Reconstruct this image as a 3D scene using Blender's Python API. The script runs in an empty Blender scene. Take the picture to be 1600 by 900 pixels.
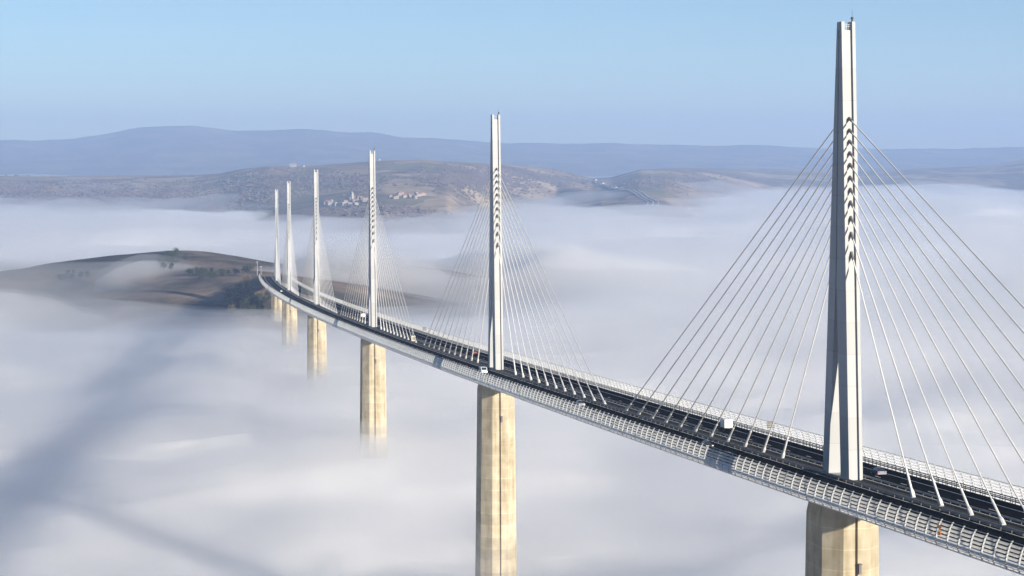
import bpy, bmesh, math, random
import numpy as np
from mathutils import Vector, Matrix

random.seed(7)
scene = bpy.context.scene
COL = scene.collection

# ------------------------------------------------------------------ helpers
def link(o, parent=None):
    COL.objects.link(o)
    if parent is not None:
        o.parent = parent
    return o

def tag(o, label=None, cat=None, group=None, kind=None):
    if label: o['label'] = label
    if cat: o['category'] = cat
    if group: o['group'] = group
    if kind: o['kind'] = kind
    return o

def empty(name, loc=(0, 0, 0), rz=0.0):
    o = bpy.data.objects.new(name, None)
    o.empty_display_size = 1
    o.location = loc
    o.rotation_euler = (0, 0, rz)
    COL.objects.link(o)
    return o

def mesh_obj(name, verts, faces, mat=None, parent=None, smooth=False, mats=None, midx=None):
    me = bpy.data.meshes.new(name)
    me.from_pydata([tuple(v) for v in verts], [], [tuple(f) for f in faces])
    for m in (mats or ([mat] if mat else [])):
        me.materials.append(m)
    if midx is not None:
        me.polygons.foreach_set('material_index', midx)
    if smooth:
        me.polygons.foreach_set('use_smooth', [True] * len(me.polygons))
    me.update()
    o = bpy.data.objects.new(name, me)
    return link(o, parent)

class MB:
    """collects simple solids into ONE mesh"""
    def __init__(s):
        s.v, s.f, s.m = [], [], []
    def add(s, verts, faces, m=0):
        b = len(s.v)
        s.v += [tuple(v) for v in verts]
        s.f += [tuple(i + b for i in f) for f in faces]
        s.m += [m] * len(faces)
    def box(s, c, size, m=0, rz=0.0):
        hx, hy, hz = size[0] / 2, size[1] / 2, size[2] / 2
        ca, sa = math.cos(rz), math.sin(rz)
        vs = []
        for dz in (-hz, hz):
            for dx, dy in ((-hx, -hy), (hx, -hy), (hx, hy), (-hx, hy)):
                vs.append((c[0] + dx * ca - dy * sa, c[1] + dx * sa + dy * ca, c[2] + dz))
        s.add(vs, [(3, 2, 1, 0), (4, 5, 6, 7), (0, 1, 5, 4), (1, 2, 6, 5), (2, 3, 7, 6), (3, 0, 4, 7)], m)
    def loft(s, rings, m=0, caps=True):
        n = len(rings[0]); vs = [p for r in rings for p in r]; fs = []
        for k in range(len(rings) - 1):
            for i in range(n):
                j = (i + 1) % n
                fs.append((k * n + i, k * n + j, (k + 1) * n + j, (k + 1) * n + i))
        if caps:
            fs.append(tuple(reversed(range(n))))
            fs.append(tuple(range((len(rings) - 1) * n, len(rings) * n)))
        s.add(vs, fs, m)
    def tube(s, a, b, r0, r1=None, n=8, m=0):
        r1 = r0 if r1 is None else r1
        a, b = Vector(a), Vector(b); d = (b - a).normalized()
        x = d.orthogonal().normalized(); y = d.cross(x)
        rings = []
        for p, r in ((a, r0), (b, r1)):
            rings.append([p + (x * math.cos(t) + y * math.sin(t)) * r for t in [2 * math.pi * i / n for i in range(n)]])
        s.loft(rings, m)
    def build(s, name, mat=None, parent=None, smooth=False, mats=None):
        return mesh_obj(name, s.v, s.f, mat, parent, smooth, mats, s.m if mats else None)

# numpy value noise ------------------------------------------------
def _hash(i, j, seed):
    n = (i.astype(np.int64) * 374761393 + j.astype(np.int64) * 668265263 + seed * 982451653) & 0xFFFFFFFF
    n = ((n ^ (n >> 13)) * 1274126177) & 0xFFFFFFFF
    n = n ^ (n >> 16)
    return (n & 0xFFFF) / 32767.5 - 1.0

def vnoise(x, y, seed=0):
    i = np.floor(x); j = np.floor(y); u = x - i; v = y - j
    u = u * u * u * (u * (u * 6 - 15) + 10); v = v * v * v * (v * (v * 6 - 15) + 10)
    a = _hash(i, j, seed); b = _hash(i + 1, j, seed); c = _hash(i, j + 1, seed); d = _hash(i + 1, j + 1, seed)
    return (a * (1 - u) + b * u) * (1 - v) + (c * (1 - u) + d * u) * v

def fbm(x, y, wl, oct=4, seed=0, gain=0.5):
    t = np.zeros_like(x); amp = 1.0
    for o in range(oct):
        ca, sa = math.cos(0.7 * o + 0.3), math.sin(0.7 * o + 0.3)
        t += amp * vnoise((x * ca - y * sa) / wl + 17.3 * o, (x * sa + y * ca) / wl - 9.1 * o, seed + o)
        amp *= gain; wl *= 0.5
    return t

def sstep(a, b, x):
    t = np.clip((x - a) / (b - a), 0, 1)
    return t * t * (3 - 2 * t)

# ------------------------------------------------------------------ materials
def new_mat(name):
    m = bpy.data.materials.new(name); m.use_nodes = True
    nt = m.node_tree; nt.nodes.clear()
    out = nt.nodes.new('ShaderNodeOutputMaterial')
    return m, nt, out

def N(nt, typ, **kw):
    n = nt.nodes.new(typ)
    for k, v in kw.items():
        if hasattr(n, k): setattr(n, k, v)
    return n

def pbr(name, col, rough=0.6, spec=0.3, metal=0.0, var=0.0, scale=0.2, col2=None, stretch=(1, 1, 1), bump=0.0):
    m, nt, out = new_mat(name)
    p = N(nt, 'ShaderNodeBsdfPrincipled')
    p.inputs['Roughness'].default_value = rough
    p.inputs['Specular IOR Level'].default_value = spec
    p.inputs['Metallic'].default_value = metal
    if var > 0 or col2:
        tc = N(nt, 'ShaderNodeTexCoord'); mp = N(nt, 'ShaderNodeMapping')
        mp.inputs['Scale'].default_value = stretch
        nz = N(nt, 'ShaderNodeTexNoise'); nz.inputs['Scale'].default_value = scale; nz.inputs['Detail'].default_value = 6
        nz.inputs['Roughness'].default_value = 0.65
        nt.links.new(tc.outputs['Object'], mp.inputs['Vector']); nt.links.new(mp.outputs['Vector'], nz.inputs['Vector'])
        rp = N(nt, 'ShaderNodeValToRGB')
        c2 = col2 or tuple(max(0, c * (1 - var)) for c in col)
        rp.color_ramp.elements[0].position = 0.32; rp.color_ramp.elements[0].color = (*c2, 1)
        rp.color_ramp.elements[1].position = 0.68; rp.color_ramp.elements[1].color = (*col, 1)
        nt.links.new(nz.outputs['Fac'], rp.inputs['Fac']); nt.links.new(rp.outputs['Color'], p.inputs['Base Color'])
        if bump:
            bp = N(nt, 'ShaderNodeBump'); bp.inputs['Strength'].default_value = bump
            nt.links.new(nz.outputs['Fac'], bp.inputs['Height']); nt.links.new(bp.outputs['Normal'], p.inputs['Normal'])
    else:
        p.inputs['Base Color'].default_value = (*col, 1)
    nt.links.new(p.outputs['BSDF'], out.inputs['Surface'])
    return m

M = {}
M['pylon'] = pbr('pylon_white_paint', (.345, .355, .37), .55, .15, var=.10, scale=.25, stretch=(1, 1, .12))
def seams(m, pitch, width, gain):
    nt = m.node_tree; p = [n for n in nt.nodes if n.type == 'BSDF_PRINCIPLED'][0]
    src = p.inputs['Base Color'].links[0].from_socket
    tc = N(nt, 'ShaderNodeTexCoord'); sx = N(nt, 'ShaderNodeSeparateXYZ'); nt.links.new(tc.outputs['Object'], sx.inputs[0])
    dv = N(nt, 'ShaderNodeMath', operation='DIVIDE'); dv.inputs[1].default_value = pitch; nt.links.new(sx.outputs['Z'], dv.inputs[0])
    fl = N(nt, 'ShaderNodeMath', operation='FLOOR'); nt.links.new(dv.outputs[0], fl.inputs[0])
    fr = N(nt, 'ShaderNodeMath', operation='FRACT'); nt.links.new(dv.outputs[0], fr.inputs[0])
    wn = N(nt, 'ShaderNodeTexWhiteNoise', noise_dimensions='1D'); nt.links.new(fl.outputs[0], wn.inputs['W'])
    tone = N(nt, 'ShaderNodeMapRange'); tone.inputs['To Min'].default_value = .93; tone.inputs['To Max'].default_value = 1.03; nt.links.new(wn.outputs['Value'], tone.inputs['Value'])
    lt = N(nt, 'ShaderNodeMath', operation='LESS_THAN'); lt.inputs[1].default_value = width / pitch; nt.links.new(fr.outputs[0], lt.inputs[0])
    ma = N(nt, 'ShaderNodeMath', operation='MULTIPLY_ADD'); ma.inputs[1].default_value = gain; nt.links.new(lt.outputs[0], ma.inputs[0]); nt.links.new(tone.outputs[0], ma.inputs[2])
    sc = N(nt, 'ShaderNodeVectorMath', operation='SCALE'); nt.links.new(src, sc.inputs[0]); nt.links.new(ma.outputs[0], sc.inputs['Scale'])
    nt.links.new(sc.outputs[0], p.inputs['Base Color'])
seams(M['pylon'], 6.0, .12, -.18)
M['cable'] = pbr('cable_white', (.55, .55, .55), .45, .3)
M['socket'] = pbr('socket_dark', (.10, .10, .11), .6, .3)
M['girder'] = pbr('girder_steel_paint', (.42, .44, .47), .5, .3, var=.12, scale=.3)
M['asphalt'] = pbr('asphalt', (.008, .008, .009), .95, .0, var=.35, scale=.6, stretch=(1, .08, 1))
M['median'] = pbr('median_grey', (.060, .056, .048), .9, .05, var=.25, scale=.5, stretch=(1, .2, 1))
M['marking'] = pbr('road_paint', (.75, .75, .73), .8, .1, var=.25, scale=1.5)
M['rail'] = pbr('galvanised_rail', (.32, .33, .35), .45, .5, var=.2, scale=.8)
M['fence'] = pbr('fence_dark_steel', (.05, .055, .06), .5, .4)
M['post'] = pbr('screen_post_paint', (.27, .28, .29), .45, .3)
M['dark'] = pbr('dark_metal', (.03, .03, .035), .6, .3)
M['rubber'] = pbr('rubber', (.02, .02, .02), .9, .1)
M['glass'] = pbr('vehicle_glass', (.02, .025, .03), .08, .5)
M['white'] = pbr('vehicle_white', (.78, .78, .77), .35, .4)
M['chrome'] = pbr('lamp_lens', (.8, .78, .72), .15, .6)
M['navy'] = pbr('car_navy', (.02, .035, .09), .25, .5)
M['silver'] = pbr('car_silver', (.45, .46, .48), .3, .5, metal=.4)
M['redcar'] = pbr('car_red', (.12, .03, .025), .3, .5)
M['black'] = pbr('car_black', (.02, .02, .022), .25, .5)
M['tail'] = pbr('tail_lamp_red', (.35, .02, .01), .3, .5)
M['orange'] = pbr('orange_plastic', (.75, .25, .04), .5, .3)
M['cream'] = pbr('cabinet_cream', (.68, .60, .42), .6, .2)
M['signback'] = pbr('sign_panel', (.10, .07, .05), .6, .3, col2=(.03, .03, .03), scale=2.0)
M['stone'] = pbr('house_render', (.27, .235, .20), .9, .1, var=.2, scale=.4)
M['whitewall'] = pbr('house_white_render', (.27, .26, .25), .9, .1, var=.1, scale=.4)
M['roof'] = pbr('clay_roof', (.30, .17, .115), .9, .1, var=.3, scale=.8)
M['greyroof'] = pbr('slate_roof', (.30, .28, .27), .9, .1, var=.3, scale=.8)
M['bark'] = pbr('bark', (.07, .055, .04), .95, .05, var=.3, scale=3)
M['leafA'] = pbr('foliage_evergreen', (.040, .052, .024), .9, .05, var=.5, scale=.6)
M['leafB'] = pbr('foliage_winter', (.105, .080, .052), .95, .05, var=.5, scale=.6)
M['farroad'] = pbr('far_asphalt', (.06, .06, .065), .9, .1)
M['wood'] = pbr('woodland_winter', (.15, .118, .105), .95, .05, var=.45, scale=.02)

def concrete():
    m, nt, out = new_mat('pier_concrete')
    p = N(nt, 'ShaderNodeBsdfPrincipled'); p.inputs['Roughness'].default_value = .9; p.inputs['Specular IOR Level'].default_value = .15
    tc = N(nt, 'ShaderNodeTexCoord')
    mp = N(nt, 'ShaderNodeMapping'); mp.inputs['Scale'].default_value = (1, 1, .10)
    n1 = N(nt, 'ShaderNodeTexNoise'); n1.inputs['Scale'].default_value = .55; n1.inputs['Detail'].default_value = 7
    nt.links.new(tc.outputs['Object'], mp.inputs['Vector']); nt.links.new(mp.outputs['Vector'], n1.inputs['Vector'])
    n2 = N(nt, 'ShaderNodeTexNoise'); n2.inputs['Scale'].default_value = .35; n2.inputs['Detail'].default_value = 5
    nt.links.new(tc.outputs['Object'], n2.inputs['Vector'])
    mx = N(nt, 'ShaderNodeMath', operation='MULTIPLY_ADD'); mx.inputs[1].default_value = .6; 
    nt.links.new(n1.outputs['Fac'], mx.inputs[0])
    m2 = N(nt, 'ShaderNodeMath', operation='MULTIPLY'); m2.inputs[1].default_value = .4
    nt.links.new(n2.outputs['Fac'], m2.inputs[0]); nt.links.new(m2.outputs[0], mx.inputs[2])
    rp = N(nt, 'ShaderNodeValToRGB')
    rp.color_ramp.elements[0].position = .30; rp.color_ramp.elements[0].color = (.215, .175, .11, 1)
    rp.color_ramp.elements[1].position = .66; rp.color_ramp.elements[1].color = (.43, .385, .295, 1)
    nt.links.new(mx.outputs[0], rp.inputs['Fac'])
    # casting lifts: a lighter/darker tone per 4 m pour and a thin joint line
    sx = N(nt, 'ShaderNodeSeparateXYZ'); nt.links.new(tc.outputs['Object'], sx.inputs[0])
    dv = N(nt, 'ShaderNodeMath', operation='DIVIDE'); dv.inputs[1].default_value = 4.0; nt.links.new(sx.outputs['Z'], dv.inputs[0])
    fl = N(nt, 'ShaderNodeMath', operation='FLOOR'); nt.links.new(dv.outputs[0], fl.inputs[0])
    wn = N(nt, 'ShaderNodeTexWhiteNoise', noise_dimensions='1D'); nt.links.new(fl.outputs[0], wn.inputs['W'])
    fr = N(nt, 'ShaderNodeMath', operation='FRACT'); nt.links.new(dv.outputs[0], fr.inputs[0])
    jl = N(nt, 'ShaderNodeMath', operation='LESS_THAN'); jl.inputs[1].default_value = .045; nt.links.new(fr.outputs[0], jl.inputs[0])
    tone = N(nt, 'ShaderNodeMapRange'); tone.inputs['To Min'].default_value = .86; tone.inputs['To Max'].default_value = 1.10
    nt.links.new(wn.outputs['Value'], tone.inputs['Value'])
    jt = N(nt, 'ShaderNodeMath', operation='MULTIPLY_ADD'); jt.inputs[1].default_value = .20
    nt.links.new(jl.outputs[0], jt.inputs[0]); nt.links.new(tone.outputs[0], jt.inputs[2])
    mul = N(nt, 'ShaderNodeVectorMath', operation='SCALE')
    nt.links.new(rp.outputs['Color'], mul.inputs[0]); nt.links.new(jt.outputs[0], mul.inputs['Scale'])
    nt.links.new(mul.outputs[0], p.inputs['Base Color'])
    nt.links.new(p.outputs['BSDF'], out.inputs['Surface'])
    return m
M['pier'] = concrete()

def screen_mat():
    m, nt, out = new_mat('screen_acrylic')
    tl = N(nt, 'ShaderNodeBsdfTranslucent'); df = N(nt, 'ShaderNodeBsdfDiffuse'); tr = N(nt, 'ShaderNodeBsdfTransparent')
    gl = N(nt, 'ShaderNodeBsdfGlossy'); gl.inputs['Roughness'].default_value = .12
    tl.inputs['Color'].default_value = (.84, .84, .83, 1); df.inputs['Color'].default_value = (.72, .74, .78, 1)
    tr.inputs['Color'].default_value = (.92, .94, .96, 1)
    tc = N(nt, 'ShaderNodeTexCoord'); nz = N(nt, 'ShaderNodeTexNoise'); nz.inputs['Scale'].default_value = .45; nz.inputs['Detail'].default_value = 5
    nt.links.new(tc.outputs['Object'], nz.inputs['Vector'])
    mr = N(nt, 'ShaderNodeMapRange'); mr.inputs['From Min'].default_value = .3; mr.inputs['From Max'].default_value = .7
    mr.inputs['To Min'].default_value = .14; mr.inputs['To Max'].default_value = .42
    nt.links.new(nz.outputs['Fac'], mr.inputs['Value'])
    a = N(nt, 'ShaderNodeMixShader'); a.inputs[0].default_value = .18
    nt.links.new(tl.outputs[0], a.inputs[1]); nt.links.new(df.outputs[0], a.inputs[2])
    b = N(nt, 'ShaderNodeMixShader'); nt.links.new(mr.outputs[0], b.inputs[0])
    nt.links.new(a.outputs[0], b.inputs[1]); nt.links.new(tr.outputs[0], b.inputs[2])
    c = N(nt, 'ShaderNodeMixShader'); fz = N(nt, 'ShaderNodeFresnel'); fz.inputs['IOR'].default_value = 1.12
    nt.links.new(fz.outputs[0], c.inputs[0]); nt.links.new(b.outputs[0], c.inputs[1]); nt.links.new(gl.outputs[0], c.inputs[2])
    nt.links.new(c.outputs[0], out.inputs['Surface'])
    return m
M['screen'] = screen_mat()

def terrain_mat():
    m, nt, out = new_mat('winter_land')
    p = N(nt, 'ShaderNodeBsdfPrincipled'); p.inputs['Roughness'].default_value = 1; p.inputs['Specular IOR Level'].default_value = 0
    g = N(nt, 'ShaderNodeNewGeometry')
    mp = N(nt, 'ShaderNodeMapping'); mp.inputs['Scale'].default_value = (.001, .00055, 0)
    nt.links.new(g.outputs['Position'], mp.inputs['Vector'])
    warp = N(nt, 'ShaderNodeTexNoise'); warp.inputs['Scale'].default_value = 2.2; warp.inputs['Detail'].default_value = 4
    nt.links.new(mp.outputs[0], warp.inputs['Vector'])
    ad = N(nt, 'ShaderNodeMixRGB', blend_type='ADD'); ad.inputs[0].default_value = .35
    nt.links.new(mp.outputs[0], ad.inputs[1]); nt.links.new(warp.outputs['Color'], ad.inputs[2])
    vo = N(nt, 'ShaderNodeTexVoronoi'); vo.inputs['Scale'].default_value = 5.0
    nt.links.new(ad.outputs[0], vo.inputs['Vector'])
    bw = N(nt, 'ShaderNodeSeparateColor'); nt.links.new(vo.outputs['Color'], bw.inputs[0])
    fld = N(nt, 'ShaderNodeValToRGB'); fld.color_ramp.interpolation = 'CONSTANT'
    e = fld.color_ramp.elements
    e[0].position = 0; e[0].color = (.27, .20, .145, 1)
    e[1].position = .30; e[1].color = (.19, .165, .10, 1)
    for pos, c in ((.5, (.33, .26, .18)), (.7, (.16, .125, .09)), (.86, (.40, .32, .23))):
        k = e.new(pos); k.color = (*c, 1)
    nt.links.new(bw.outputs['Red'], fld.inputs['Fac'])
    # woodland cover
    w = N(nt, 'ShaderNodeTexNoise'); w.inputs['Scale'].default_value = 2.4; w.inputs['Detail'].default_value = 9; w.inputs['Roughness'].default_value = .68
    mpw = N(nt, 'ShaderNodeMapping'); mpw.inputs['Scale'].default_value = (.001, .0006, .002)
    nt.links.new(g.outputs['Position'], mpw.inputs['Vector']); nt.links.new(mpw.outputs[0], w.inputs['Vector'])
    wr = N(nt, 'ShaderNodeValToRGB'); wr.color_ramp.elements[0].position = .49; wr.color_ramp.elements[1].position = .58
    nt.links.new(w.outputs['Fac'], wr.inputs['Fac'])
    tn = N(nt, 'ShaderNodeTexNoise'); tn.inputs['Scale'].default_value = .045; tn.inputs['Detail'].default_value = 3
    nt.links.new(g.outputs['Position'], tn.inputs['Vector'])
    tr = N(nt, 'ShaderNodeValToRGB'); tr.color_ramp.elements[0].position = .35; tr.color_ramp.elements[0].color = (.085, .072, .064, 1)
    tr.color_ramp.elements[1].position = .65; tr.color_ramp.elements[1].color = (.19, .15, .125, 1)
    nt.links.new(tn.outputs['Fac'], tr.inputs['Fac'])
    mx = N(nt, 'ShaderNodeMixRGB'); nt.links.new(wr.outputs['Color'], mx.inputs[0])
    nt.links.new(fld.outputs['Color'], mx.inputs[1]); nt.links.new(tr.outputs['Color'], mx.inputs[2])
    # rough grass grain
    gn = N(nt, 'ShaderNodeTexNoise'); gn.inputs['Scale'].default_value = .02; gn.inputs['Detail'].default_value = 6
    nt.links.new(g.outputs['Position'], gn.inputs['Vector'])
    mr = N(nt, 'ShaderNodeMapRange'); mr.inputs['From Min'].default_value = .3; mr.inputs['From Max'].default_value = .7
    mr.inputs['To Min'].default_value = .72; mr.inputs['To Max'].default_value = 1.2
    nt.links.new(gn.outputs['Fac'], mr.inputs['Value'])
    sc = N(nt, 'ShaderNodeVectorMath', operation='SCALE'); nt.links.new(mx.outputs[0], sc.inputs[0]); nt.links.new(mr.outputs[0], sc.inputs['Scale'])
    sp = N(nt, 'ShaderNodeSeparateXYZ'); nt.links.new(g.outputs['Position'], sp.inputs[0])
    def zone(a, b):
        z = N(nt, 'ShaderNodeMapRange'); z.inputs['From Min'].default_value = a; z.inputs['From Max'].default_value = b
        nt.links.new(sp.outputs['Y'], z.inputs['Value']); return z.outputs[0]
    mo = N(nt, 'ShaderNodeTexNoise'); mo.inputs['Scale'].default_value = .011; mo.inputs['Detail'].default_value = 10; mo.inputs['Roughness'].default_value = .7
    nt.links.new(g.outputs['Position'], mo.inputs['Vector'])
    mor = N(nt, 'ShaderNodeValToRGB'); me_ = mor.color_ramp.elements
    me_[0].position = .36; me_[0].color = (.035, .036, .026, 1); me_[1].position = .70; me_[1].color = (.27, .20, .145, 1)
    for pos, c in ((.46, (.080, .070, .056)), (.54, (.15, .12, .095))):
        k = me_.new(pos); k.color = (*c, 1)
    nt.links.new(mo.outputs['Fac'], mor.inputs['Fac'])
    a1 = N(nt, 'ShaderNodeMixRGB'); nt.links.new(zone(3300, 4200), a1.inputs[0]); nt.links.new(mor.outputs['Color'], a1.inputs[1]); nt.links.new(sc.outputs[0], a1.inputs[2])
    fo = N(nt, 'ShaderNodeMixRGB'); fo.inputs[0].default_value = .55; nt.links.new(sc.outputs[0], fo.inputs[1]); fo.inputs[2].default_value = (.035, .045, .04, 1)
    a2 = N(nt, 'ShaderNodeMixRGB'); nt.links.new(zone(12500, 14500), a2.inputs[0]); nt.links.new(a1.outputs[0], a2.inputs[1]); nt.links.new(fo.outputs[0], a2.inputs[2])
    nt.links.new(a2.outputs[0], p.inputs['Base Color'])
    nt.links.new(p.outputs[0], out.inputs['Surface'])
    return m
M['terrain'] = terrain_mat()

def volume_mat(name, col, dens, g=0.0):
    m, nt, out = new_mat(name)
    v = N(nt, 'ShaderNodeVolumePrincipled')
    v.inputs['Color'].default_value = (*col, 1)
    v.inputs['Density'].default_value = dens
    v.inputs['Anisotropy'].default_value = g
    nt.links.new(v.outputs[0], out.inputs['Volume'])
    m.cycles.homogeneous_volume = True
    return m
FOG_ALB = (.86, .86, .865)
M['fog'] = pbr('fog_body', FOG_ALB, 1.0, 0.0)
_fp = [n for n in M['fog'].node_tree.nodes if n.type == 'BSDF_PRINCIPLED'][0]
_fp.subsurface_method = 'BURLEY'
_fp.inputs['Subsurface Weight'].default_value = 1.0
_fp.inputs['Subsurface Radius'].default_value = (1.0, 1.0, 1.0)
_fp.inputs['Subsurface Scale'].default_value = 17.0
M['veil'] = volume_mat('fog_veil_air', (.965, .965, .97), .016, .40)
M['mist'] = volume_mat('fog_mist_air', (.96, .96, .97), .005, .40)
M['wisp'] = volume_mat('fog_wisp_air', (.92, .92, .93), .0030, .45)
M['haze'] = volume_mat('haze_air', (.325, .465, .77), .000086, .0)

# ------------------------------------------------------------------ camera
CAM = Vector((-151.337, -401.078, 60.363))
YAW, PIT, ROL, F = .212137725, .0564581580, -.000599637, 3468.95752
def ray(x, y):
    X = (x - 800) / F; Y = -(y - 450) / F
    cr, sr = math.cos(ROL), math.sin(ROL); r = X * cr - Y * sr; U = X * sr + Y * cr
    cp, sp = math.cos(PIT), math.sin(PIT); fw = cp + U * sp; u = -sp + U * cp
    cy, sy = math.cos(YAW), math.sin(YAW)
    return Vector((r * cy + fw * sy, -r * sy + fw * cy, u))
cam_d = bpy.data.cameras.new('camera'); cam = bpy.data.objects.new('camera', cam_d); link(cam)
fwd = ray(800, 450).normalized(); rgt = (ray(900, 450) - ray(800, 450)).normalized(); upv = rgt.cross(fwd)
cam.matrix_world = Matrix(((rgt.x, upv.x, -fwd.x, CAM.x), (rgt.y, upv.y, -fwd.y, CAM.y), (rgt.z, upv.z, -fwd.z, CAM.z), (0, 0, 0, 1)))
cam_d.sensor_width = 36; cam_d.lens = F * 36 / 1600
cam_d.clip_start = 1; cam_d.clip_end = 90000
scene.camera = cam

HOR = 254.0
def bearing(px):           # world bearing (from +y, clockwise) of a column of the survey table
    return YAW + math.atan((px - 800) / F)
def survey(px, py, d):     # a surveyed point at forward distance d
    r = ray(px, py); k = d / (r.x * math.sin(YAW) + r.y * math.cos(YAW))
    return CAM + r * k

# ------------------------------------------------------------------ bridge geometry
R, SL = 19661.0, 0.03025
def brp(s, u, h):
    return Vector((R - (R - u) * math.cos(s / R), (R - u) * math.sin(s / R), h - SL * s))
def heading(s):            # rotation about z so that local +y follows the deck
    return -s / R
S0, S1 = -330.0, 1914.0
PYL = [342.0 * i for i in range(6)]

bridge = empty('viaduct', (0, 0, 0))
tag(bridge, 'long curved cable-stayed viaduct with white pylons and tall concrete piers rising from the fog', 'viaduct')

def sweep(name, profile, mat, parent, s0=S0, s1=S1, step=6.0, closed=True, smooth=False):
    n = int(math.ceil((s1 - s0) / step)); vs = []; fs = []; k = len(profile)
    for i in range(n + 1):
        s = s0 + (s1 - s0) * i / n
        for (u, h) in profile: vs.append(brp(s, u, h))
    for i in range(n):
        for a in range(k if closed else k - 1):
            b = (a + 1) % k
            fs.append((i * k + a, i * k + b, (i + 1) * k + b, (i + 1) * k + a))
    if closed:
        fs.append(tuple(reversed(range(k)))); fs.append(tuple(range(n * k, n * k + k)))
    return mesh_obj(name, vs, fs, mat, parent, smooth)

deck = sweep('deck', [(-13.9, -.06), (-15.3, -.75), (-15.6, -1.0), (-15.6, -1.20), (-14.6, -1.6), (-2.6, -4.2),
                      (2.6, -4.2), (14.6, -1.6), (15.6, -1.20), (15.6, -1.0), (15.3, -.75), (13.9, -.06)][::-1],
             M['girder'], bridge)
for sgn in (-1, 1):
    a, b = sorted((sgn * 2.45, sgn * 13.55))
    sweep('carriageway', [(a, -.058), (b, -.058), (b, 0), (a, 0)], M['asphalt'], deck)
sweep('median', [(-2.44, -.055), (2.44, -.055), (2.44, .12), (-2.44, .12)], M['median'], deck)
# lane markings, one object per line
def line(u, w):
    return sweep('lane_marking', [(u - w / 2, .004), (u + w / 2, .004)], M['marking'], deck, closed=False)
for sgn in (-1, 1):
    line(sgn * 3.0, .22); line(sgn * 10.2, .26)
dash_rest = MB(); dash_src = None; n_dash = 0
s = S0 + 2
while s < S1 - 5:
    for u in (6.6, -6.6):
        if s > (-75 if u > 0 else -110) and n_dash < 100:
            if dash_src is None:
                q = MB(); q.add([(-.1, 0, 0), (.1, 0, 0), (.1, 3, -3 * SL), (-.1, 3, -3 * SL)], [(0, 1, 2, 3)])
                o = dash_src = q.build('lane_dash', M['marking'], deck)
            else:
                o = dash_src.copy(); link(o, deck)
            o.location = brp(s, u, .006); o.rotation_euler = (0, 0, heading(s)); n_dash += 1
        else:
            dash_rest.add([brp(s, u - .1, .005), brp(s, u + .1, .005), brp(s + 3, u + .1, .005), brp(s + 3, u - .1, .005)], [(0, 1, 2, 3)])
    s += 13.0
tag(dash_rest.build('lane_dash', M['marking'], deck), kind='stuff')

# barriers ---------------------------------------------------------
def barrier(u, name, rails, post_h, step, mat, pmat=None):
    mb = MB()
    for (h0, h1, w) in rails:
        n = int((S1 - S0) / 8); k = 4; rings = []
        for i in range(n + 1):
            s = S0 + (S1 - S0) * i / n
            rings.append([brp(s, u - w / 2, h0), brp(s, u + w / 2, h0), brp(s, u + w / 2, h1), brp(s, u - w / 2, h1)])
        mb.loft(rings)
    s = S0 + 1
    while s < S1:
        mb.box(brp(s, u, post_h / 2), (.12, .12, post_h), m=1, rz=heading(s)); s += step
    return mb.build(name, parent=bridge, mats=[mat, pmat or mat])
for sgn in (-1, 1):
    barrier(sgn * 2.7, 'guard_rail', [(.5, .82, .10)], .8, 4.0, M['rail'], M['fence'])
    barrier(sgn * 13.3, 'safety_fence', [(.38, .58, .12), (.72, .86, .12), (1.04, 1.20, .14)], 1.15, 2.08, M['fence'])

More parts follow.
